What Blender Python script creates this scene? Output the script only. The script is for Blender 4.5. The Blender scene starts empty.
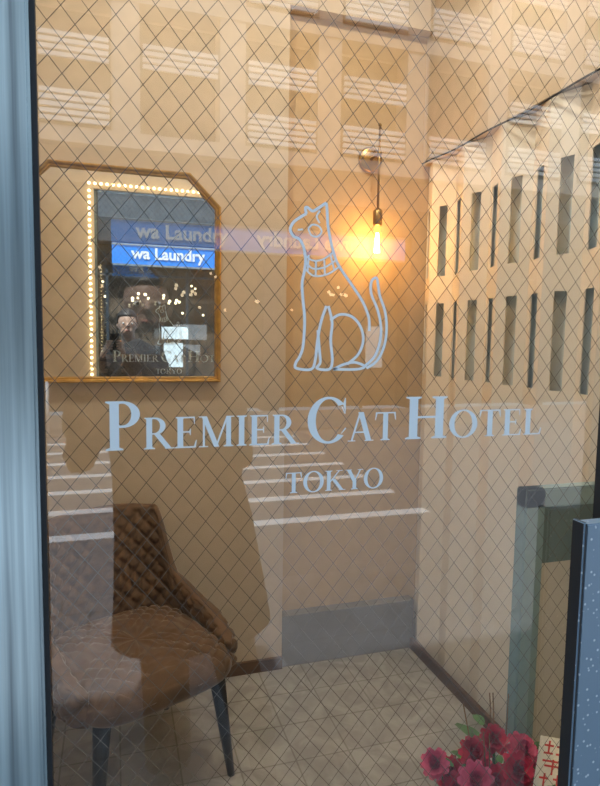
import bpy, bmesh, math, random
from mathutils import Vector, Matrix
random.seed(7)
S = bpy.context.scene
try:
    S.view_settings.view_transform = 'Standard'
except Exception: pass

# ------------------------------------------------------------ materials
def newmat(name):
    m = bpy.data.materials.new(name); m.use_nodes = True
    return m, m.node_tree.nodes, m.node_tree.links
def mat(name, col, rough=.6, metal=0., var=.06, scale=6., bump=0., sheen=0., emit=None, es=0., stretch=None):
    m, N, L = newmat(name)
    b = N['Principled BSDF']
    b.inputs['Roughness'].default_value = rough
    b.inputs['Metallic'].default_value = metal
    if sheen:
        b.inputs['Sheen Weight'].default_value = sheen
        b.inputs['Sheen Roughness'].default_value = .4
    tc = N.new('ShaderNodeTexCoord'); nz = N.new('ShaderNodeTexNoise')
    nz.inputs['Scale'].default_value = scale; nz.inputs['Detail'].default_value = 4
    if stretch:
        mp = N.new('ShaderNodeMapping'); mp.inputs['Scale'].default_value = stretch
        L.new(tc.outputs['Object'], mp.inputs['Vector']); L.new(mp.outputs[0], nz.inputs['Vector'])
    else:
        L.new(tc.outputs['Object'], nz.inputs['Vector'])
    r = N.new('ShaderNodeValToRGB')
    c = Vector(col[:3])
    lo = c*(1-var*2); hi = c*(1+var)
    r.color_ramp.elements[0].position=.3; r.color_ramp.elements[1].position=.7
    r.color_ramp.elements[0].color = (*lo, 1); r.color_ramp.elements[1].color = (*[min(1,v) for v in hi], 1)
    L.new(nz.outputs['Fac'], r.inputs['Fac']); L.new(r.outputs['Color'], b.inputs['Base Color'])
    if bump:
        bp = N.new('ShaderNodeBump'); bp.inputs['Strength'].default_value = bump
        L.new(nz.outputs['Fac'], bp.inputs['Height']); L.new(bp.outputs[0], b.inputs['Normal'])
    if emit:
        b.inputs['Emission Color'].default_value = (*emit,1); b.inputs['Emission Strength'].default_value = es
    return m
def emis(name, col, s):
    m,N,L = newmat(name)
    b = N['Principled BSDF']; b.inputs['Base Color'].default_value=(*col,1)
    b.inputs['Emission Color'].default_value=(*col,1); b.inputs['Emission Strength'].default_value=s
    return m

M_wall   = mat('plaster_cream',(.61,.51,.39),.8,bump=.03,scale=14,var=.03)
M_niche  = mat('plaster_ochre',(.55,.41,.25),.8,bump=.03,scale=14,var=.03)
M_ceil   = mat('ceiling_paint',(.78,.72,.60),.8,var=.02)
M_panel  = mat('folded_panel_white',(.84,.80,.73),.55,var=.02)
M_slotbk = mat('slot_backing_bluegrey',(.60,.70,.74),.6)
M_plinth = mat('plinth_grey',(.17,.165,.16),.6)
M_base   = mat('baseboard_brown',(.12,.065,.035),.4,stretch=(1,1,20))
M_gold   = mat('gilt_frame',(.62,.38,.10),.35,metal=.85,var=.12,scale=30)
M_brass  = mat('aged_brass',(.42,.27,.10),.35,metal=.9)
M_black  = mat('black_metal',(.03,.03,.032),.4,metal=.5)
M_vinyl  = mat('white_vinyl',(.80,.90,.97),.45,var=.01)
M_wire   = mat('wire_steel',(.12,.115,.105),.6,metal=.0,var=.05)
M_steel  = mat('brushed_steel',(.52,.68,.82),.24,metal=.6,var=.34,scale=3,stretch=(18,18,.35))
M_gasket = mat('dark_gasket',(.02,.024,.03),.6)
M_velvet = mat('brown_velvet',(.135,.076,.038),.75,var=.14,scale=18,sheen=.4)
M_teal   = mat('teal_grey_metal',(.25,.38,.42),.45,var=.05)
M_tealp  = mat('teal_grey_panel',(.12,.19,.21),.5,var=.05)
M_white  = mat('white_panel',(.62,.60,.55),.6,var=.03)
M_asph   = mat('asphalt',(.18,.185,.20),.85,var=.12,scale=40)
M_paint  = mat('road_paint',(.75,.77,.80),.7,var=.06,scale=20)
M_blue   = mat('sign_blue',(.02,.26,.85),.4,var=.02)
M_signw  = mat('sign_white',(.9,.9,.9),.5,var=.0)
M_fac    = mat('facade_tile',(.50,.45,.41),.8,var=.10,scale=1.2)
M_facd   = mat('facade_dark',(.035,.042,.05),.5,var=.1)
M_facg   = mat('facade_grey',(.25,.28,.30),.6,var=.1)
M_balc   = mat('balcony_white',(.82,.85,.88),.6,var=.10,scale=.8)
M_wing   = mat('window_dark_glass',(.06,.07,.08),.08,var=.2)
M_shop   = mat('shop_interior',(.10,.07,.045),.8,var=.3,scale=2)
M_rail   = mat('guardrail_white',(.85,.86,.86),.4,var=.02)
M_poster = mat('poster_paper',(.75,.83,.85),.6,var=.1,scale=9)
M_cable  = mat('black_cable',(.015,.015,.015),.6)
M_coat   = mat('coat_charcoal',(.018,.018,.021),.85,var=.15,scale=20)
M_trous  = mat('trouser_brown',(.032,.023,.016),.8,var=.12,scale=20)
M_skin   = mat('skin',(.52,.33,.24),.5,var=.04)
M_hair   = mat('hair_dark',(.015,.011,.009),.5,stretch=(60,60,4))
M_shoe   = mat('shoe_leather',(.02,.016,.014),.4)
M_eye    = mat('eye_white',(.8,.8,.78),.2,var=0); M_iris = mat('iris_dark',(.02,.012,.008),.2)
M_lip    = mat('lips',(.42,.16,.13),.45)
M_red    = mat('petal_red',(.50,.02,.06),.55,var=.25,scale=25)
M_pink   = mat('petal_pink',(.66,.10,.20),.55,var=.2,scale=25)
M_leaf   = mat('leaf_green',(.06,.17,.05),.5,var=.2,scale=20)
M_twig   = mat('twig_brown',(.16,.09,.045),.7)
M_basket = mat('basket_wicker',(.30,.18,.08),.7,var=.2,scale=40,bump=.4)
M_card   = mat('card_white',(.82,.80,.76),.6,var=.02)
M_inkred = mat('ink_red',(.65,.04,.05),.6)
M_led    = emis('led_warm',(1,.78,.42),7.)
M_fil    = emis('filament_glow',(1,.66,.28),90.)
M_down   = emis('added_light_lens',(1,.85,.62),4.)  # glowing lens of the added, unseen ceiling lights
M_globe  = emis('shop_globe',(1,.8,.5),4.)

# speckled stone
m,N,L = newmat('speckled_stone_blue'); M_stone=m
b=N['Principled BSDF']; b.inputs['Roughness'].default_value=.35
tc=N.new('ShaderNodeTexCoord'); v=N.new('ShaderNodeTexVoronoi'); v.inputs['Scale'].default_value=80
L.new(tc.outputs['Object'],v.inputs['Vector']); r=N.new('ShaderNodeValToRGB')
r.color_ramp.elements[0].position=.14; r.color_ramp.elements[0].color=(.66,.74,.80,1)
r.color_ramp.elements[1].position=.24; r.color_ramp.elements[1].color=(.22,.31,.41,1)
L.new(v.outputs['Distance'],r.inputs['Fac']); L.new(r.outputs['Color'],b.inputs['Base Color'])
# tile floor
def tile(name,c1,c2,mo,w,h,off=.0,ms=.006,rg=.35):
    m,N,L=newmat(name); b=N['Principled BSDF']; b.inputs['Roughness'].default_value=rg
    tc=N.new('ShaderNodeTexCoord'); br=N.new('ShaderNodeTexBrick')
    br.offset=off; br.inputs['Scale'].default_value=1; br.inputs['Brick Width'].default_value=w; br.inputs['Row Height'].default_value=h
    br.inputs['Mortar Size'].default_value=ms; br.inputs['Color1'].default_value=(*c1,1); br.inputs['Color2'].default_value=(*c2,1); br.inputs['Mortar'].default_value=(*mo,1)
    nz=N.new('ShaderNodeTexNoise'); nz.inputs['Scale'].default_value=7; nz.inputs['Detail'].default_value=9; nz.inputs['Distortion'].default_value=1.2
    mx=N.new('ShaderNodeMixRGB'); mx.blend_type='MULTIPLY'; mx.inputs[0].default_value=.6
    r=N.new('ShaderNodeValToRGB'); r.color_ramp.elements[0].position=.38; r.color_ramp.elements[0].color=(.6,.6,.6,1); r.color_ramp.elements[1].position=.6
    L.new(tc.outputs['Object'],br.inputs['Vector']); L.new(tc.outputs['Object'],nz.inputs['Vector'])
    L.new(nz.outputs['Fac'],r.inputs['Fac']); L.new(br.outputs['Color'],mx.inputs[1]); L.new(r.outputs['Color'],mx.inputs[2])
    L.new(mx.outputs[0],b.inputs['Base Color']); return m
M_floor=tile('stone_floor_tile',(.47,.465,.455),(.42,.415,.405),(.31,.305,.29),.20,.20,rg=.16,ms=.003)
M_pave =tile('sidewalk_paver',(.24,.24,.25),(.22,.22,.23),(.17,.17,.17),.3,.3,.5,.008)
# glass and mirror
m,N,L=newmat('wired_glass'); M_glass=m
for n in list(N):
    if n.type!='OUTPUT_MATERIAL': N.remove(n)
out=[n for n in N if n.type=='OUTPUT_MATERIAL'][0]
tr=N.new('ShaderNodeBsdfTransparent'); tr.inputs[0].default_value=(.92,.95,.95,1)
gl=N.new('ShaderNodeBsdfGlossy'); gl.inputs['Roughness'].default_value=0.0
mx=N.new('ShaderNodeMixShader'); mx.inputs[0].default_value=.15
L.new(tr.outputs[0],mx.inputs[1]); L.new(gl.outputs[0],mx.inputs[2]); L.new(mx.outputs[0],out.inputs[0])
m,N,L=newmat('bulb_glass'); M_bulb=m
for n in list(N):
    if n.type!='OUTPUT_MATERIAL': N.remove(n)
out=[n for n in N if n.type=='OUTPUT_MATERIAL'][0]
tr=N.new('ShaderNodeBsdfTransparent'); tr.inputs[0].default_value=(1,.86,.6,1)
em=N.new('ShaderNodeEmission'); em.inputs[0].default_value=(1,.46,.12,1); em.inputs[1].default_value=3.5
mx=N.new('ShaderNodeMixShader'); mx.inputs[0].default_value=.4
L.new(tr.outputs[0],mx.inputs[1]); L.new(em.outputs[0],mx.inputs[2]); L.new(mx.outputs[0],out.inputs[0])
m,N,L=newmat('mirror_silver'); M_mirror=m
b=N['Principled BSDF']; b.inputs['Metallic'].default_value=1; b.inputs['Roughness'].default_value=0.0; b.inputs['Base Color'].default_value=(.92,.93,.92,1)

# ------------------------------------------------------------ mesh helpers
def obj_from_bm(name,bm,mats,parent=None,smooth=False):
    me=bpy.data.meshes.new(name); bm.normal_update(); bm.to_mesh(me); bm.free()
    if not isinstance(mats,(list,tuple)): mats=[mats]
    for x in mats: me.materials.append(x)
    if smooth:
        for p in me.polygons: p.use_smooth=True
    o=bpy.data.objects.new(name,me); S.collection.objects.link(o)
    if parent: o.parent=parent
    return o
def empty(name,loc=(0,0,0)):
    e=bpy.data.objects.new(name,None); e.location=loc; S.collection.objects.link(e); e.empty_display_size=.1
    return e
def box(bm,x0,x1,y0,y1,z0,z1,mi=0,bev=0):
    vs=[bm.verts.new((x,y,z)) for x in (x0,x1) for y in (y0,y1) for z in (z0,z1)]
    fs=[]
    for f in ((0,1,3,2),(4,6,7,5),(0,4,5,1),(2,3,7,6),(0,2,6,4),(1,5,7,3)):
        fc=bm.faces.new([vs[i] for i in f]); fc.material_index=mi; fs.append(fc)
    if bev:
        es=list({e for f in fs for e in f.edges})
        bmesh.ops.bevel(bm,geom=es,offset=bev,segments=2,affect='EDGES')
def boxobj(name,dims,m,parent=None,bev=0):
    bm=bmesh.new()
    if isinstance(dims[0],(int,float)): dims=[dims]
    for d in dims: box(bm,*d[:6],mi=(d[6] if len(d)>6 else 0),bev=bev)
    return obj_from_bm(name,bm,m,parent)
def tube(bm,pts,rads,n=14,side=(1,0,0),mi=0,caps=True):
    pts=[Vector(p) for p in pts]; side=Vector(side); rings=[]
    for i,p in enumerate(pts):
        t=(pts[min(i+1,len(pts)-1)]-pts[max(i-1,0)]).normalized()
        a=side-t*side.dot(t)
        if a.length<1e-4: a=Vector((0,1,0))-t*t.y
        a.normalize(); b_=t.cross(a)
        r=rads[i] if isinstance(rads,(list,tuple)) else rads
        ra,rb=r if isinstance(r,(list,tuple)) else (r,r)
        rings.append([bm.verts.new(p+a*ra*math.cos(2*math.pi*k/n)+b_*rb*math.sin(2*math.pi*k/n)) for k in range(n)])
    for i in range(len(rings)-1):
        for k in range(n):
            f=bm.faces.new((rings[i][k],rings[i][(k+1)%n],rings[i+1][(k+1)%n],rings[i+1][k])); f.material_index=mi; f.smooth=True
    if caps:
        f=bm.faces.new(rings[0][::-1]); f.material_index=mi
        f=bm.faces.new(rings[-1]); f.material_index=mi
def ball(bm,c,r,seg=16,ring=10,mi=0):
    if not isinstance(r,(list,tuple)): r=(r,r,r)
    M=Matrix.Translation(Vector(c))@Matrix.Diagonal((*r,1))
    g=bmesh.ops.create_uvsphere(bm,u_segments=seg,v_segments=ring,radius=1,matrix=M)
    for v in g['verts']:
        for f in v.link_faces: f.material_index=mi; f.smooth=True
def catmull(P,n=8,closed=False):
    P=[Vector(p) for p in P]; out=[]; m=len(P)
    rng=range(m if closed else m-1)
    for i in rng:
        g=(lambda k:P[k%m]) if closed else (lambda k:P[max(0,min(m-1,k))])
        p0,p1,p2,p3=g(i-1),g(i),g(i+1),g(i+2)
        for j in range(n):
            t=j/n
            out.append(.5*((2*p1)+(p2-p0)*t+(2*p0-5*p1+4*p2-p3)*t*t+(3*p1-p0-3*p2+p3)*t**3))
    if not closed: out.append(P[-1])
    return out

# ------------------------------------------------------------ camera
CAM=Vector((0,-.9,1.5)); yaw=math.radians(17.3); pit=math.radians(5.2); rol=math.radians(.9)
f=Vector((math.sin(yaw)*math.cos(pit),math.cos(yaw)*math.cos(pit),-math.sin(pit)))
r_=Vector((math.cos(yaw),-math.sin(yaw),0)); u_=r_.cross(f)
u2=u_*math.cos(rol)-r_*math.sin(rol); r2=r_*math.cos(rol)+u_*math.sin(rol)
cd=bpy.data.cameras.new('camera'); cam=bpy.data.objects.new('camera',cd); S.collection.objects.link(cam)
mw=Matrix((r2,u2,-f)).transposed().to_4x4(); mw.translation=CAM; cam.matrix_world=mw
cd.sensor_fit='VERTICAL'; cd.sensor_height=36; cd.lens=594/786*36; cd.clip_start=.01
S.camera=cam

# ------------------------------------------------------------ room shell
RX=1.38; BY=1.60; NY=1.66; CZ=3.3; RW=1.438
boxobj('floor',(-1.3,1.6,-.02,1.8,-.1,0),M_floor)
boxobj('ceiling',(-1.3,1.6,0,1.8,CZ,CZ+.2),M_ceil)
boxobj('wall_left',(-1.3,-1.2,0,1.8,0,CZ),M_wall)
boxobj('wall_back',(-1.2,.71,BY,1.8,0,CZ),M_wall)
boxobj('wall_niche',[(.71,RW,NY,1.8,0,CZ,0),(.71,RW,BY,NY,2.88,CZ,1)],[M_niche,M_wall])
boxobj('wall_right',[(RW,1.6,0,1.8,0,CZ,0),(RX,RW,.03,NY,2.31,CZ,1)],[M_slotbk,M_wall])
boxobj('wall_front',[(-1.3,-.118,0,.03,0,CZ),(-.118,.93,0,.03,2.42,CZ),(.93,1.6,0,.03,0,CZ)],M_wall)
boxobj('baseboard_back',(-1.2,.71,BY-.015,BY,0,.055),M_base)
boxobj('plinth',(.71,RX-.001,BY+.0,NY,0,.24),M_plinth)
boxobj('baseboard_right',(RX-.02,RX-.002,.03,BY-.001,0,.05),M_base)
boxobj('baseboard_left',(-1.2,-1.185,.03,BY-.015,0,.055),M_base)

# folded panel (right wall) with slots
bm=bmesh.new()
zs=[0.0,1.34,1.67,1.79,2.10,2.305]
PP=.127; AMP=.044
for k in range(-8,7):
    ya=.925+PP*k; yb=ya+PP
    xa=RX+AMP if k%2==0 else RX; xb=RX if k%2==0 else RX+AMP
    if yb<.03 or ya>1.66: continue
    cols=[0,.33,.67,1] if k%2==0 else [0,.26,.74,1]
    for c in range(3):
        for zi in range(5):
            if c==1 and zi in (1,3): continue
            t0,t1=cols[c],cols[c+1]
            vs=[bm.verts.new((xa+(xb-xa)*t,max(.032,min(1.655,ya+(yb-ya)*t)),z)) for t,z in ((t0,zs[zi]),(t1,zs[zi]),(t1,zs[zi+1]),(t0,zs[zi+1]))]
            bm.faces.new(vs)
bmesh.ops.remove_doubles(bm,verts=bm.verts,dist=1e-4)
bmesh.ops.recalc_face_normals(bm,faces=bm.faces)
o=obj_from_bm('wall_panel_folded',bm,M_panel)
sm=o.modifiers.new('t','SOLIDIFY'); sm.thickness=.004; sm.offset=0
# cable along the panel top
bm=bmesh.new()
pts=[(RX-.008,.05+1.60*i/30,2.315+.004*math.sin(i*.7)-.015*math.sin(math.pi*i/30)) for i in range(31)]
tube(bm,pts,.0035,8); obj_from_bm('black_cable',bm,M_cable)

# ------------------------------------------------------------ window
win=empty('window_1')
GX0,GX1=-.10,.90
bm=bmesh.new(); vs=[bm.verts.new(p) for p in ((GX0-.01,0,.03),(GX1+.03,0,.03),(GX1+.03,0,2.42),(GX0-.01,0,2.42))]; bm.faces.new(vs)
obj_from_bm('glass_pane',bm,M_glass,win)
bm=bmesh.new(); w,h=.0355,.0440
x0,x1,z0,z1=GX0,GX1,.05,2.42
sl=h/w
for sgn in (1,-1):
    c=-80
    while c<200:
        cc=c*h; c+=1
        pts=[]
        for x in (x0,x1):
            z=z0+sgn*sl*(x-x0)+cc
            pts.append((x,z))
        (xa,za),(xb,zb)=pts
        def cl(xa,za,xb,zb):
            if (za<z0 and zb<z0) or (za>z1 and zb>z1): return None
            P=[(xa,za),(xb,zb)]
            for i in range(2):
                x,z=P[i]; ox,oz=P[1-i]
                for lim,bad in ((z0,z<z0),(z1,z>z1)):
                    if bad:
                        t=(lim-oz)/(z-oz); x=ox+(x-ox)*t; z=lim
                P[i]=(x,z)
            return P
        P=cl(xa,za,xb,zb)
        if P is None: continue
        yy=.0015 if sgn==1 else .0024
        tube(bm,[(P[0][0],yy,P[0][1]),(P[1][0],yy,P[1][1])],.00050,4,side=(0,1,0),caps=False)
obj_from_bm('wire_mesh',bm,M_wire,win)
boxobj('jamb_steel',(-.34,-.1025,-.022,-.002,0,2.5),M_steel,win,bev=.004)
boxobj('gasket_dark',[(-.1024,-.0955,-.012,-.001,0,2.42)],M_gasket,win)
boxobj('stile_right',[(.872,.95,-.03,-.003,0,2.42)],M_gasket,win)
boxobj('sill',[(-.102,.95,-.05,.03,0,.04)],M_steel,win)
boxobj('header',[(-.34,1.1,-.06,-.001,2.42,2.5)],M_steel,win)
boxobj('stone_pillar',[(.806,1.15,-.06,-.031,0,1.176,0),(.798,.806,-.062,-.031,0,1.18,1)],[M_stone,M_gasket],bev=.002)
# exterior of the hotel building
boxobj('wall_exterior',[(-6,-.34,-.05,0,0,3.5),(1.15,6,-.05,0,0,3.5),(-.34,1.15,-.05,-.001,2.5,3.5),(.95,1.15,-.03,-.001,0,2.5),(-6,6,0,1.9,3.51,3.6)],M_facg)

# LED bead string round the inside of the opening
bm=bmesh.new()
pth=[]
z=.1
while z<2.44: pth.append((-.145,z)); z+=.036
x=-.145
while x<.96: pth.append((x,2.45)); x+=.036
z=2.44
while z>.1: pth.append((.955,z)); z-=.036
for x,z in pth: ball(bm,(x,.039,z),.0085,8,6)
obj_from_bm('led_string_light',bm,M_led,win)

# ------------------------------------------------------------ lettering glyphs
def bar(x0,y0,x1,y1,w): return [(x0-w/2,y0),(x0+w/2,y0),(x1+w/2,y1),(x1-w/2,y1)]
def rect(x0,x1,y0,y1): return [(x0,y0),(x1,y0),(x1,y1),(x0,y1)]
def serif(xc,y,h=.16,s=.07):
    d=1 if y<.5 else -1
    return [[(xc-h,y),(xc+h,y),(xc+h,y+.03*d),(xc+s+.015,y+.06*d),(xc+s,y+.11*d),(xc-s,y+.11*d),(xc-s-.015,y+.06*d),(xc-h,y+.03*d)]]
def arc(cx,cy,rx,ry,ix,iy,a0,a1,n=28):
    out=[]
    for i in range(n):
        A=math.radians(a0+(a1-a0)*i/n); B=math.radians(a0+(a1-a0)*(i+1)/n)
        out.append([(cx+ix*math.cos(A),cy+iy*math.sin(A)),(cx+rx*math.cos(A),cy+ry*math.sin(A)),(cx+rx*math.cos(B),cy+ry*math.sin(B)),(cx+ix*math.cos(B),cy+iy*math.sin(B))])
    return out
W=.17; T=.05
def stem(x,w=W,y0=0,y1=1): return [rect(x-w/2,x+w/2,y0,y1)]
def bowl(): return arc(.32,.73,.32,.27,.16,.22,-90,90)+[rect(.17,.32,.95,1),rect(.17,.32,.46,.51)]
def G(c):
    if c=='I': return stem(.17)+serif(.17,0)+serif(.17,1),.34
    if c=='P': return stem(.17)+serif(.17,0)+serif(.17,1)+bowl(),.66
    if c=='R': return stem(.17)+serif(.17,0)+serif(.17,1,.14)+bowl()+[bar(.74,0,.38,.49,.18),rect(.62,.90,0,.035)],.84
    if c=='E': return stem(.17)+serif(.17,0)+serif(.17,1,.14)+[rect(.17,.60,.95,1),[(.56,.96),(.60,1),(.60,.76),(.575,.76)],rect(.17,.46,.49,.54),[(.43,.51),(.46,.62),(.48,.62),(.48,.40),(.46,.40)],rect(.17,.62,0,.05),[(.57,.04),(.63,0),(.66,.25),(.635,.25)]],.66
    if c=='M': return [rect(.12,.18,0,1),rect(.83,.98,0,1),bar(.54,0,.16,1,.16),bar(.52,0,.87,1,.06),rect(.0,.28,0,.035),rect(.0,.2,.965,1),rect(.85,1.08,.965,1)]+serif(.905,0),1.08
    if c=='C': return arc(.44,.5,.44,.53,.27,.475,42,318,44)+[[(.735,.80),(.80,.64),(.775,.64),(.70,.82)],[(.78,1.0),(.80,1.0),(.80,.64),(.74,.86)],[(.735,.2),(.82,.30),(.80,.33),(.70,.18)]],.82
    if c=='A': return [bar(.12,0,.40,1.02,.065),bar(.70,0,.42,1.02,.18),rect(.20,.60,.29,.34),rect(0,.25,0,.035),rect(.56,.86,0,.035)],.84
    if c=='T': return stem(.36)+serif(.36,0)+[rect(.02,.70,.95,1),[(0,.72),(.025,.72),(.08,.97),(.02,1)],[(.72,.72),(.695,.72),(.64,.97),(.70,1)]],.72
    if c=='H': return stem(.17)+stem(.70)+serif(.17,0)+serif(.17,1)+serif(.70,0)+serif(.70,1)+[rect(.17,.70,.49,.54)],.87
    if c=='O': return arc(.46,.5,.46,.53,.29,.475,0,360,60),.92
    if c=='L': return stem(.17)+serif(.17,0)+serif(.17,1)+[rect(.17,.60,0,.05),[(.55,.04),(.61,0),(.65,.27),(.625,.27)]],.65
    if c=='K': return stem(.17)+serif(.17,0)+serif(.17,1)+[bar(.22,.42,.66,1,.065),bar(.78,0,.38,.58,.18),rect(.64,.94,0,.035),rect(.52,.8,.965,1)],.88
    if c=='Y': return [bar(.42,.40,.14,1,.18),bar(.42,.42,.70,1,.065),rect(.335,.505,0,.47),rect(0,.28,.965,1),rect(.56,.82,.965,1)]+serif(.42,0),.80
def word(bm,txt,xa,xb,z,H,h2):
    gap=.06
    tot=0
    for i,c in enumerate(txt):
        s=H if i==0 else h2
        tot+=G(c)[1]*s+(gap*h2 if i<len(txt)-1 else 0)
    k=(xb-xa)/tot; x=xa; n=0
    for i,c in enumerate(txt):
        s=H if i==0 else h2; polys,adv=G(c)
        for p in polys:
            n+=1
            bm.faces.new([bm.verts.new((x+px*s*k,-.0012-n*2e-6,z+py*s)) for px,py in p])
        x+=(adv*s+gap*h2)*k
bm=bmesh.new(); ZB=1.333
word(bm,'PREMIER',-.0157,.2763,ZB,.0725,.0475)
word(bm,'CAT',.2935,.450,ZB,.0725,.0475)
word(bm,'HOTEL',.4669,.7439,ZB,.0725,.0475)
word(bm,'TOKYO',.258,.429,1.2525,.0335,.0335)
obj_from_bm('window_lettering',bm,M_vinyl)

# cat outline decal
def ribbon(bm,P,w,closed=False,n=8,yo=0):
    Q=catmull([(p[0],p[1],0) for p in P],n,closed)
    m=len(Q); L_=[];R_=[]
    for i,p in enumerate(Q):
        a=Q[(i-1)%m] if closed else Q[max(i-1,0)]; b_=Q[(i+1)%m] if closed else Q[min(i+1,m-1)]
        t=(b_-a).normalized(); nn=Vector((-t.y,t.x,0))
        for lst,s in ((L_,1),(R_,-1)):
            q=p+nn*w/2*s
            lst.append(bm.verts.new((.337+(q.x-335)*.00171,-.0012-yo,1.5785+(290-q.y)*.0016)))
    for i in range(m if closed else m-1):
        j=(i+1)%m
        bm.faces.new((L_[i],R_[i],R_[j],L_[j]))
bm=bmesh.new()
strokes=[
 [(303,250),(299,243),(293,240),(290,234),(293,227),(299,222),(305,218)],
 [(305,218),(304,213),(306,212),(311,215),(316,212),(324,206)],
 [(324,206),(325,215),(326,228),(328,238),(331,250),(337,265),(350,283),(362,300),(369,316),(370,330)],
 [(303,250),(305,262),(304,273),(302,285),(303,300),(305,320),(304,345),(301,356),(297,363),(298,368),(312,369),(316,360),(318,340),(321,322),(326,306)],
 [(318,330),(320,350),(321,362),(318,368),(330,369),(333,360),(331,340),(332,322),(328,306)],
 [(330,320),(340,314),(352,316),(361,326),(364,340),(359,354),(348,364)],
 [(334,369),(345,364),(356,362),(366,366),(358,369),(334,369)],
 [(366,366),(376,356),(381,342),(382,325),(378,308),(371,292),(371,280),(376,276),(378,284),(380,294),(386,310),(388,328),(386,345),(379,360),(368,368)],
 [(303,256),(311,262),(321,261),(331,254)],
 [(304,263),(312,270),(324,268),(334,261)],
 [(304,270),(313,277),(326,275),(338,267)],
 [(308,257),(307,273)],[(315,262),(315,278)],[(323,261),(324,276)],[(329,256),(333,270)],
 [(307,232),(311,228),(317,229),(320,234),(316,239),(310,238),(307,232)],
 [(318,214),(315,220),(318,226)],[(297,234),(302,233)]]
for i,s_ in enumerate(strokes): ribbon(bm,s_,2.7 if i<8 else 1.8,yo=i*2e-6)
obj_from_bm('cat_outline_decal',bm,M_vinyl)

# ------------------------------------------------------------ wall mirror
mir=empty('wall_mirror',(0,0,0))
X0,X1,Z0,Z1,CH=-.36,.42,1.315,2.155,.125
def octo(d):
    k=d*.41
    return [(X0+d,Z0+d),(X1-d,Z0+d),(X1-d,Z1-CH-k),(X1-CH-k,Z1-d),(X0+CH+k,Z1-d),(X0+d,Z1-CH-k)]
bm=bmesh.new()
prof=[(0,.0),(0,.030),(.005,.036),(.011,.034),(.015,.026),(.020,.026),(.024,.012)]
rings=[[bm.verts.new((x,BY-dep,z)) for x,z in octo(d)] for d,dep in prof]
for a,b_ in zip(rings,rings[1:]):
    for i in range(6): bm.faces.new((a[i],a[(i+1)%6],b_[(i+1)%6],b_[i]))
obj_from_bm('frame',bm,M_gold,mir)
bm=bmesh.new(); bm.faces.new([bm.verts.new((x,BY-.013,z)) for x,z in octo(.022)]); obj_from_bm('mirror_glass',bm,M_mirror,mir)

# ------------------------------------------------------------ wall lamp
lamp=empty('wall_lamp'); LX,LY=1.11,1.555
bm=bmesh.new()
tube(bm,[(LX,NY,2.31),(LX,NY-.012,2.31),(LX,NY-.02,2.31)],[.056,.056,.048],28,side=(1,0,0))
tube(bm,[(LX,NY-.02,2.31),(LX,LY,2.31)],.008,12,side=(1,0,0))
ball(bm,(LX,LY,2.31),.014,12,8)
tube(bm,[(LX,LY,2.43),(LX,LY,2.06)],.0055,12); ball(bm,(LX,LY,2.43),.008,10,8)
tube(bm,[(LX,LY,2.075),(LX,LY,2.065),(LX,LY,2.01),(LX,LY,2.002)],[.012,.021,.021,.018],20)
obj_from_bm('brass_fitting',bm,M_brass,lamp,True)
bm=bmesh.new()
tube(bm,[(LX,LY,z-.05) for z in (2.055,2.035,2.01,1.98,1.95,1.925,1.91)],[.013,.015,.021,.027,.028,.021,.006],20)
obj_from_bm('bulb',bm,M_bulb,lamp,True)
bm=bmesh.new()
for k in range(6):
    a=k*math.pi/3
    tube(bm,[(LX+.005*math.cos(a),LY+.005*math.sin(a),1.97),(LX+.012*math.cos(a),LY+.012*math.sin(a),1.885)],.0028,6)
obj_from_bm('filament',bm,M_fil,lamp)
def light(name,typ,loc,power,col,size=.1,rot=(0,0,0),parent=None):
    l=bpy.data.lights.new(name,typ); l.energy=power; l.color=col
    if typ=='AREA': l.shape='DISK'; l.size=size
    elif typ=='POINT': l.shadow_soft_size=size
    o=bpy.data.objects.new(name,l); o.location=loc; o.rotation_euler=rot; S.collection.objects.link(o)
    if parent: o.parent=parent
    return o
light('bulb_light','POINT',(LX,LY-.0,1.93),10.5,(1,.50,.16),.02,parent=lamp)
# unseen ceiling lights, added to brighten the room
for (x,y,pw) in ((.05,.75,14),(.95,.75,15)):
    d=empty('added_ceiling_light')
    bm=bmesh.new(); tube(bm,[(x,y,CZ),(x,y,CZ-.012)],[.075,.07],28)
    obj_from_bm('added_light_ring',bm,M_white,d)
    bm=bmesh.new(); tube(bm,[(x,y,CZ-.0121),(x,y,CZ-.015)],[.055,.055],24); obj_from_bm('lens',bm,M_down,d)
    light('added_fill_lamp','AREA',(x,y,CZ-.02),pw,(1,.87,.68),.13,parent=d)

# ------------------------------------------------------------ chair
chair=empty('dining_chair')
def groove(s,t,p=.062,wd=.0065):
    a=(s+t)/p; b_=(s-t)/p
    da=abs(a-round(a))*p*.707; db=abs(b_-round(b_))*p*.707
    return max(math.exp(-(da/wd)**2),math.exp(-(db/wd)**2))
SE=lambda c,e: math.copysign(abs(c)**e,c)
bm=bmesh.new(); nu,nv=180,70; A,B,C=.26,.265,.078; zc=.402
rows=[]
for j in range(nv+1):
    ph=-math.pi/2+math.pi*j/nv
    row=[]
    for i in range(nu):
        th=2*math.pi*i/nu
        rr=min(1,max(0,math.cos(ph)))**.5
        x=A*rr*SE(math.cos(th),.45); y=B*rr*SE(math.sin(th),.45); z=C*SE(math.sin(ph),.8)
        if ph>0: z-= .013*groove(x,y)
        row.append(bm.verts.new((x,y,zc+z)))
    rows.append(row)
for j in range(nv):
    for i in range(nu):
        bm.faces.new((rows[j][i],rows[j][(i+1)%nu],rows[j+1][(i+1)%nu],rows[j+1][i]))
obj_from_bm('seat',bm,M_velvet,chair,True)
bm=bmesh.new(); nt,nc=190,120; rows=[]
def sst(a,b_,x):
    t=max(0,min(1,(x-a)/(b_-a))); return t*t*(3-2*t)
s_len=0; prev=None
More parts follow.
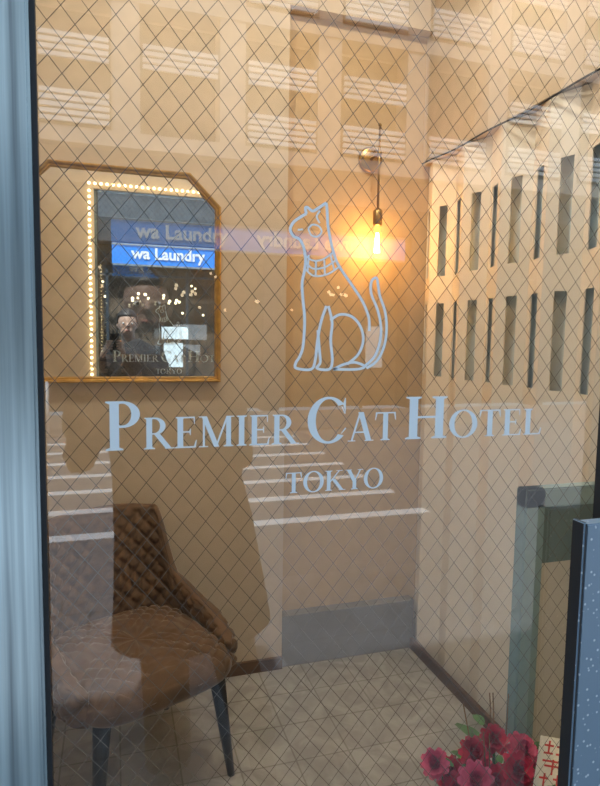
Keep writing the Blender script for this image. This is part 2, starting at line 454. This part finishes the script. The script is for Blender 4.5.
for i in range(nt+1):
    t=-1+2*i/nt
    an=math.radians(90+t*128)
    cx=.266*SE(math.cos(an),.62); cy=.266*SE(math.sin(an),.62)
    p=Vector((cx,cy,0))
    if prev is not None: s_len+=(p-prev).length
    prev=p
    nrm=Vector((cx/.262,cy/.262,0)).normalized()
    at=abs(t)
    top=.60+.245*(1-sst(.36,.50,at))-.125*sst(.38,1,at)-.012*sst(0,.33,at)
    bot=.36
    H=(top-bot)/2; mid=(top+bot)/2
    row=[]
    endth=.034*(1-.7*max(0,(at-.93)/.07))
    for k in range(nc):
        a=2*math.pi*k/nc
        zr=math.asin(max(-1,min(1,math.sin(a))))/(math.pi/2)
        thick=endth*math.sqrt(max(0,1-abs(zr)**6))*(1 if math.cos(a)>0 else -1)
        z=mid+H*zr
        g=groove(s_len,z)
        off=thick-math.copysign(.012*g,thick)*(1 if abs(zr)<.93 else 0)
        lean=.085*max(0,(z-.45))/.42
        q=p+nrm*off+Vector((0,lean*1.0,0))
        q.x*=1-.01*max(0,(z-.45)/.43)
        row.append(bm.verts.new((q.x,q.y,z)))
    rows.append(row)
for i in range(nt):
    for k in range(nc):
        bm.faces.new((rows[i][k],rows[i][(k+1)%nc],rows[i+1][(k+1)%nc],rows[i+1][k]))
bm.faces.new(rows[0][::-1]); bm.faces.new(rows[-1])
bmesh.ops.recalc_face_normals(bm,faces=bm.faces)
obj_from_bm('backrest_shell',bm,M_velvet,chair,True)
for i,(sx,sy) in enumerate(((-1,-1),(1,-1),(-1,1),(1,1))):
    bm=bmesh.new()
    tube(bm,[(sx*.19,sy*.19,.36),(sx*.205,sy*.205,.2),(sx*.225,sy*.225,.0)],[.026,.020,.012],14)
    obj_from_bm('leg_%d'%(i+1),bm,M_black,chair,True)
chair.location=(.055,1.125,0); chair.rotation_euler=(0,0,math.radians(23)); chair.scale=(1.05,1.05,1.0)

# ------------------------------------------------------------ display stand
st=empty('display_stand')
boxobj('post',[(.985,1.045,.33,.37,0,1.13),(.985,1.30,.33,.37,1.08,1.13)],M_teal,st,bev=.003)
boxobj('upper_panel',(1.045,1.30,.34,.365,.93,1.08),M_tealp,st)
boxobj('lower_panel',(1.045,1.30,.345,.362,0,.93),M_white,st)

# ------------------------------------------------------------ flower arrangement
fl=empty('flower_arrangement')
bm=bmesh.new()
cx,cy=.86,.22
tube(bm,[(cx,cy,0),(cx,cy,.05),(cx,cy,.22),(cx,cy,.24)],[.075,.08,.10,.105],28); obj_from_bm('basket',bm,M_basket,fl,True)
bm=bmesh.new()
def petal(bm,c,ax,up,l,wd,curl,mi):
    n=5; side=ax.cross(up).normalized(); rows=[]
    for i in range(n):
        t=i/(n-1); ww=wd*math.sin(math.pi*(.12+.75*t))
        p=c+ax*l*t+up*(curl*t*t*l)
        rows.append([bm.verts.new(p+side*ww*s+up*(.25*ww*abs(s))) for s in (-1,0,1)])
    for i in range(n-1):
        for k in range(2):
            f_=bm.faces.new((rows[i][k],rows[i][k+1],rows[i+1][k+1],rows[i+1][k])); f_.material_index=mi; f_.smooth=True
def flower(bm,c,nrm,R,mi):
    nrm=nrm.normalized(); a=nrm.orthogonal().normalized(); b_=nrm.cross(a)
    for lay,(cnt,ll,curl,tilt) in enumerate(((10,1,.2,.15),(10,.9,.4,.45),(8,.75,.7,.9),(7,.55,1.0,1.5),(5,.4,1.2,2.4))):
        for k in range(cnt):
            an=2*math.pi*(k+.5*lay)/cnt+random.uniform(-.15,.15)
            d=(a*math.cos(an)+b_*math.sin(an)+nrm*tilt).normalized()
            up=(nrm-d*d.dot(nrm)).normalized()
            petal(bm,c,d,up,R*ll,R*.30,curl*.6,mi)
spots=[(-.13,-.03,.49,.038,0),(-.10,-.05,.52,.042,1),(-.05,-.05,.50,.046,0),(.00,-.06,.53,.042,0),(-.07,.0,.54,.040,0),(-.16,.02,.52,.036,1),(.04,-.02,.54,.042,1),(-.02,-.08,.46,.046,1),(-.10,.05,.46,.042,0),(.05,-.08,.47,.042,0),(.09,-.03,.50,.040,1),(-.09,-.08,.45,.042,0),(-.02,.0,.565,.036,0)]
for dx,dy,z,R,mi in spots:
    c=Vector((cx+dx,cy+dy,z)); flower(bm,c,Vector((dx*3-.1,-.5+dy*2,.8)),R,mi)
    tube(bm,[(cx+dx*.3,cy+dy*.3,.22),(cx+dx*.7,cy+dy*.7,z-.1),c],.003,6,mi=2)
for k in range(70):
    an=random.uniform(0,6.28); rr=random.uniform(.03,.14)
    c=Vector((cx+rr*math.cos(an)*.8,cy+rr*math.sin(an)*.8,random.uniform(.28,.53)))
    d=Vector((math.cos(an),math.sin(an),random.uniform(-.2,.8))).normalized()
    up=(Vector((0,0,1))-d*d.z).normalized()
    petal(bm,c,d,up,random.uniform(.04,.07),.014,-.3,2)
for k in range(6):
    an=random.uniform(0,6.28)
    tube(bm,[(cx,cy,.24),(cx+.07*math.cos(an),cy+.05*math.sin(an),.50),(cx+.10*math.cos(an),cy+.08*math.sin(an),.63)],.0016,5,mi=3)
obj_from_bm('blooms',bm,[M_red,M_pink,M_leaf,M_twig],fl)
bm=bmesh.new(); box(bm,-.038,.038,-.001,.001,-.065,.065,0)
for (a,b_,c,d) in ((-.026,-.004,.046,.050),(.004,.026,.046,.050),(-.017,-.013,.030,.058),(.012,.016,.030,.058),(-.026,-.004,.030,.034),(.004,.026,.030,.034),(-.026,.026,.014,.018),(-.02,.02,.004,.008),(-.002,.002,-.012,.02),(-.028,-.006,-.022,-.018),(.006,.028,-.022,-.018),(-.018,-.014,-.05,-.01),(.014,.018,-.05,-.01),(-.028,.028,-.052,-.048)):
    box(bm,a,b_,-.0018,-.001,c,d,1)
o=obj_from_bm('gift_card',bm,[M_card,M_inkred],fl); o.location=(cx+.052,cy-.11,.56); o.rotation_euler=(math.radians(-12),math.radians(14),math.radians(-10))

# ------------------------------------------------------------ street
boxobj('sidewalk',[(-20,20,-2.6,-.02,-.12,0)],M_pave)
boxobj('sidewalk',[(-20,20,-11,-8.6,-.12,0)],M_pave)
boxobj('road',(-20,20,-8.6,-2.6,-.2,-.04),M_asph)
bm=bmesh.new(); y=-3.75
while y>-8.4:
    box(bm,-1.2,2.7,y-.14,y,-.0399,-.036); y-=.70
obj_from_bm('crosswalk',bm,M_paint)
g=bmesh.new(); x=-7
while x<=-1:
    tube(g,[(x,-8.8,0),(x,-8.8,.8)],.03,10); x+=.75
for z in (.78,.52,.26): tube(g,[(-7,-8.8,z),(-1,-8.8,z)],.018,10,side=(0,1,0))
obj_from_bm('guard_rail',g,M_rail)
# opposite building
bd=empty('opposite_building')
FY=-11.0
D=[(-12,14,FY-3,FY-.6,0,14,0)]
D+= [(-12,14,FY-.6,FY,3.75,4.3,1)]
D+= [(x,x+.35,FY-.6,FY,0,3.75,1) for x in (-6,-2.6,-.75,2.9,6.2,9.5)]
D+= [(-12,14,FY-.6,FY-.3,4.3,5.0,2)]
for fl_i,z in enumerate((5.0,7.6,10.2)):
    D.append((-12,14,FY-.6,FY,z,z+.28,0))
    for x in range(-6,7):
        D.append((x*2.0,x*2.0+.5,FY-.6,FY-.02,z+.28,z+2.6,0))
boxobj('facade',D,[M_fac,M_facd,M_facg],bd)
bl=[]
for row_i,z in enumerate((5.35,6.45,7.98,9.05)):
    for x in range(-6,7):
        if (x*3+row_i*5)%7==0: continue
        nsl=5 if row_i!=1 else 4
        for k in range(nsl):
            bl.append((x*2+.55,x*2+1.95,FY-.02,FY+.04,z+k*.12,z+k*.12+.07))
boxobj('balcony_louvres',bl,M_balc,bd)
boxobj('upper_windows',[(x*2+.52,x*2+1.98,FY-.55,FY-.5,z+.3,z+2.5) for x in range(-6,7) for z in (5.0,7.6,10.2)],M_wing,bd)
boxobj('shop_back',[(-12,14,FY-.62,FY-.58,0,3.75)],M_shop,bd)
boxobj('shop_mullions',[(x,x+.06,FY-.12,FY-.06,0,3.1) for x in (-4.4,-3.2,-.2,1.7,4.0,5.1,7.4)]+[(-6,9.5,FY-.12,FY-.06,2.95,3.0)],M_facd,bd)
boxobj('posters',[(1.15,1.62,FY-.05,FY-.04,.75,1.35),(1.1,1.75,FY-.05,FY-.04,1.45,1.75),(5.2,5.6,FY-.05,FY-.04,.9,1.8)],M_poster,bd)
bm=bmesh.new()
for cx_,cz_ in ((.6,2.5),(1.35,2.45),(3.0,2.35),(4.6,2.5)):
    for k in range(7):
        a=k*2*math.pi/7
        ball(bm,(cx_+.2*math.cos(a),FY-.25+.15*math.sin(a),cz_+random.uniform(-.12,.12)),.035,8,6)
for k in range(8):
    ball(bm,(random.uniform(-.3,5),FY-.2,random.uniform(1.9,2.9)),.03,8,6)
obj_from_bm('shop_globes',bm,M_globe,bd)
# shop sign
sg=empty('shop_sign')
boxobj('sign_board',(-.05,6.0,FY+.001,FY+.1,3.22,3.66),M_blue,sg)
boxobj('sign_rim',[(-.05,6.0,FY+.001,FY+.12,3.66,3.70),(-.05,6.0,FY+.001,FY+.12,3.18,3.22)],M_facg,sg)
def text(name,body,size,loc,rot,m,par,off=.004,al='LEFT'):
    c=bpy.data.curves.new(name,'FONT'); c.body=body; c.size=size; c.extrude=.004; c.offset=off; c.align_x=al
    c.materials.append(m); o=bpy.data.objects.new(name,c); o.location=loc; o.rotation_euler=rot; S.collection.objects.link(o); o.parent=par
    return o
text('sign_text','wa Laundry',.37,(.40,FY+.115,3.36),(math.pi/2,0,0),M_signw,sg,.010)
text('sign_text','fuwa Laundry',.40,(4.9,FY+.115,3.35),(math.pi/2,0,math.pi),M_signw,sg,.010)

# ------------------------------------------------------------ photographer
pr=empty('person')
def rem(o,vox,sm=5):
    a=o.modifiers.new('r','REMESH'); a.mode='VOXEL'; a.voxel_size=vox; a.use_smooth_shade=True
    b_=o.modifiers.new('s','SMOOTH'); b_.iterations=sm; b_.factor=.5
ff=Vector((math.sin(yaw),math.cos(yaw),0)); rr_=r_.copy(); zz=Vector((0,0,1))
PC=CAM-ff*.022-zz*.055
def pl(a,b_,c): return PC+rr_*a+ff*b_+zz*c
PY=-1.15
bm=bmesh.new()
tube(bm,[(.255,PY,.45),(.245,PY,.62),(.225,PY,.85),(.195,PY,1.05),(.175,PY,1.22),(.16,PY,1.34),(.15,PY-.005,1.41),(.13,PY-.01,1.46)],
     [(.285,.175),(.265,.16),(.24,.145),(.215,.13),(.21,.125),(.205,.115),(.13,.085),(.07,.07)],28)
for s in (-1,1):
    sh=Vector((.155+s*.175,PY,1.355)); el=Vector((.155+s*.275,PY+.03,1.10)); wr=pl(s*.088,-.045,-.11)
    tube(bm,[sh,sh.lerp(el,.5),el,el.lerp(wr,.5),wr],[.072,.068,.062,.052,.038],16,side=(0,1,0))
    ball(bm,sh,.074)
rem(obj_from_bm('coat',bm,M_coat,pr),.014,6)
bm=bmesh.new()
for s,fx,fy in ((-1,.155,-1.0),(1,.47,-1.05)):
    tube(bm,[(.25+s*.09,PY,.80),(.25+s*.105,PY+.01,.55),((.25+s*.1+fx)/2,(PY+fy)/2,.30),(fx,fy-.02,.06)],[.10,.088,.080,.076],18)
rem(obj_from_bm('trousers',bm,M_trous,pr),.012,4)
bm=bmesh.new()
for fx,fy in ((.155,-1.0),(.47,-1.05)):
    tube(bm,[(fx,fy-.07,.045),(fx,fy,.05),(fx,fy+.09,.035),(fx,fy+.16,.028)],[(.035,.040),(.042,.048),(.046,.034),(.030,.022)],16)
rem(obj_from_bm('shoes',bm,M_shoe,pr),.008,3)
HX,HY,HZ=.10,-1.17,1.60
bm=bmesh.new()
ball(bm,(HX,HY,HZ+.01),(.078,.098,.105),24,16); ball(bm,(HX,HY+.025,HZ-.05),(.058,.068,.065),20,14)
tube(bm,[(HX+.02,HY-.02,1.42),(HX,HY-.01,HZ-.06)],[.058,.055],18)
tube(bm,[(HX,HY+.088,HZ+.015),(HX,HY+.104,HZ-.008),(HX,HY+.106,HZ-.02)],[.008,.011,.013],10)
for s in (-1,1): ball(bm,(HX+s*.079,HY-.005,HZ-.005),(.010,.018,.030),12,8)
rem(obj_from_bm('head',bm,M_skin,pr),.005,4)
bm=bmesh.new()
for s in (-1,1):
    ball(bm,(HX+s*.030,HY+.083,HZ+.005),(.014,.010,.009),14,10,0); ball(bm,(HX+s*.030,HY+.091,HZ+.005),(.0055,.004,.0055),10,8,1)
ball(bm,(HX,HY+.093,HZ-.052),(.022,.006,.007),14,8,2)
obj_from_bm('eyes_mouth',bm,[M_eye,M_iris,M_lip],pr)
bm=bmesh.new(); ball(bm,(HX,HY-.012,HZ+.022),(.090,.108,.112),32,22)
dl=[v for v in bm.verts if (v.co.y>HY+.035 and v.co.z<HZ+.06) or v.co.z<HZ-.06 or (v.co.y>HY-.0 and v.co.z<HZ+.0)]
bmesh.ops.delete(bm,geom=dl,context='VERTS')
o=obj_from_bm('hair',bm,M_hair,pr,True); sm=o.modifiers.new('t','SOLIDIFY'); sm.thickness=.014; sm.offset=-1
for s,nm in ((-1,'hand_left'),(1,'hand_right')):
    bm=bmesh.new()
    tube(bm,[pl(s*.088,-.045,-.11),pl(s*.078,-.028,-.075),pl(s*.066,-.008,-.045),pl(s*.060,-.002,-.005)],[(.022,.018),(.026,.018),(.034,.014),(.026,.010)],16,side=ff.cross(zz)*.2+zz)
    for i,(zf,L_) in enumerate(((.012,.95),(-.008,1.05),(-.028,1.0),(-.047,.8))):
        tube(bm,[pl(s*.062,.0,zf),pl(s*.052,.013,zf+.002),pl(s*(.052-.024*L_),.0145,zf+.003),pl(s*(.052-.040*L_),.0125,zf+.001)],[.0088,.0085,.0078,.0062],10,side=zz)
    tube(bm,[pl(s*.068,-.014,-.055),pl(s*.058,-.022,-.03),pl(s*.044,-.019,-.008),pl(s*.030,-.014,.008)],[.013,.011,.0095,.0075],12,side=zz)
    rem(obj_from_bm(nm,bm,M_skin,pr),.0026,3)
o=boxobj('phone_body',(-.0375,.0375,-.004,.004,-.075,.075),M_black,pr,bev=.003)
o.location=PC; o.rotation_euler=(0,0,-yaw)

# ------------------------------------------------------------ daylight
w=bpy.data.worlds.new('world'); S.world=w; w.use_nodes=True
bg=w.node_tree.nodes['Background']; bg.inputs[0].default_value=(.53,.77,1,1); bg.inputs[1].default_value=1.35
sl_=bpy.data.lights.new('sun','SUN'); sl_.energy=9; sl_.color=(1,.985,.96); sl_.angle=.02
so=bpy.data.objects.new('sun',sl_); S.collection.objects.link(so)
d=Vector((.2,-.42,-.95)).normalized(); so.rotation_euler=d.to_track_quat('-Z','Y').to_euler()
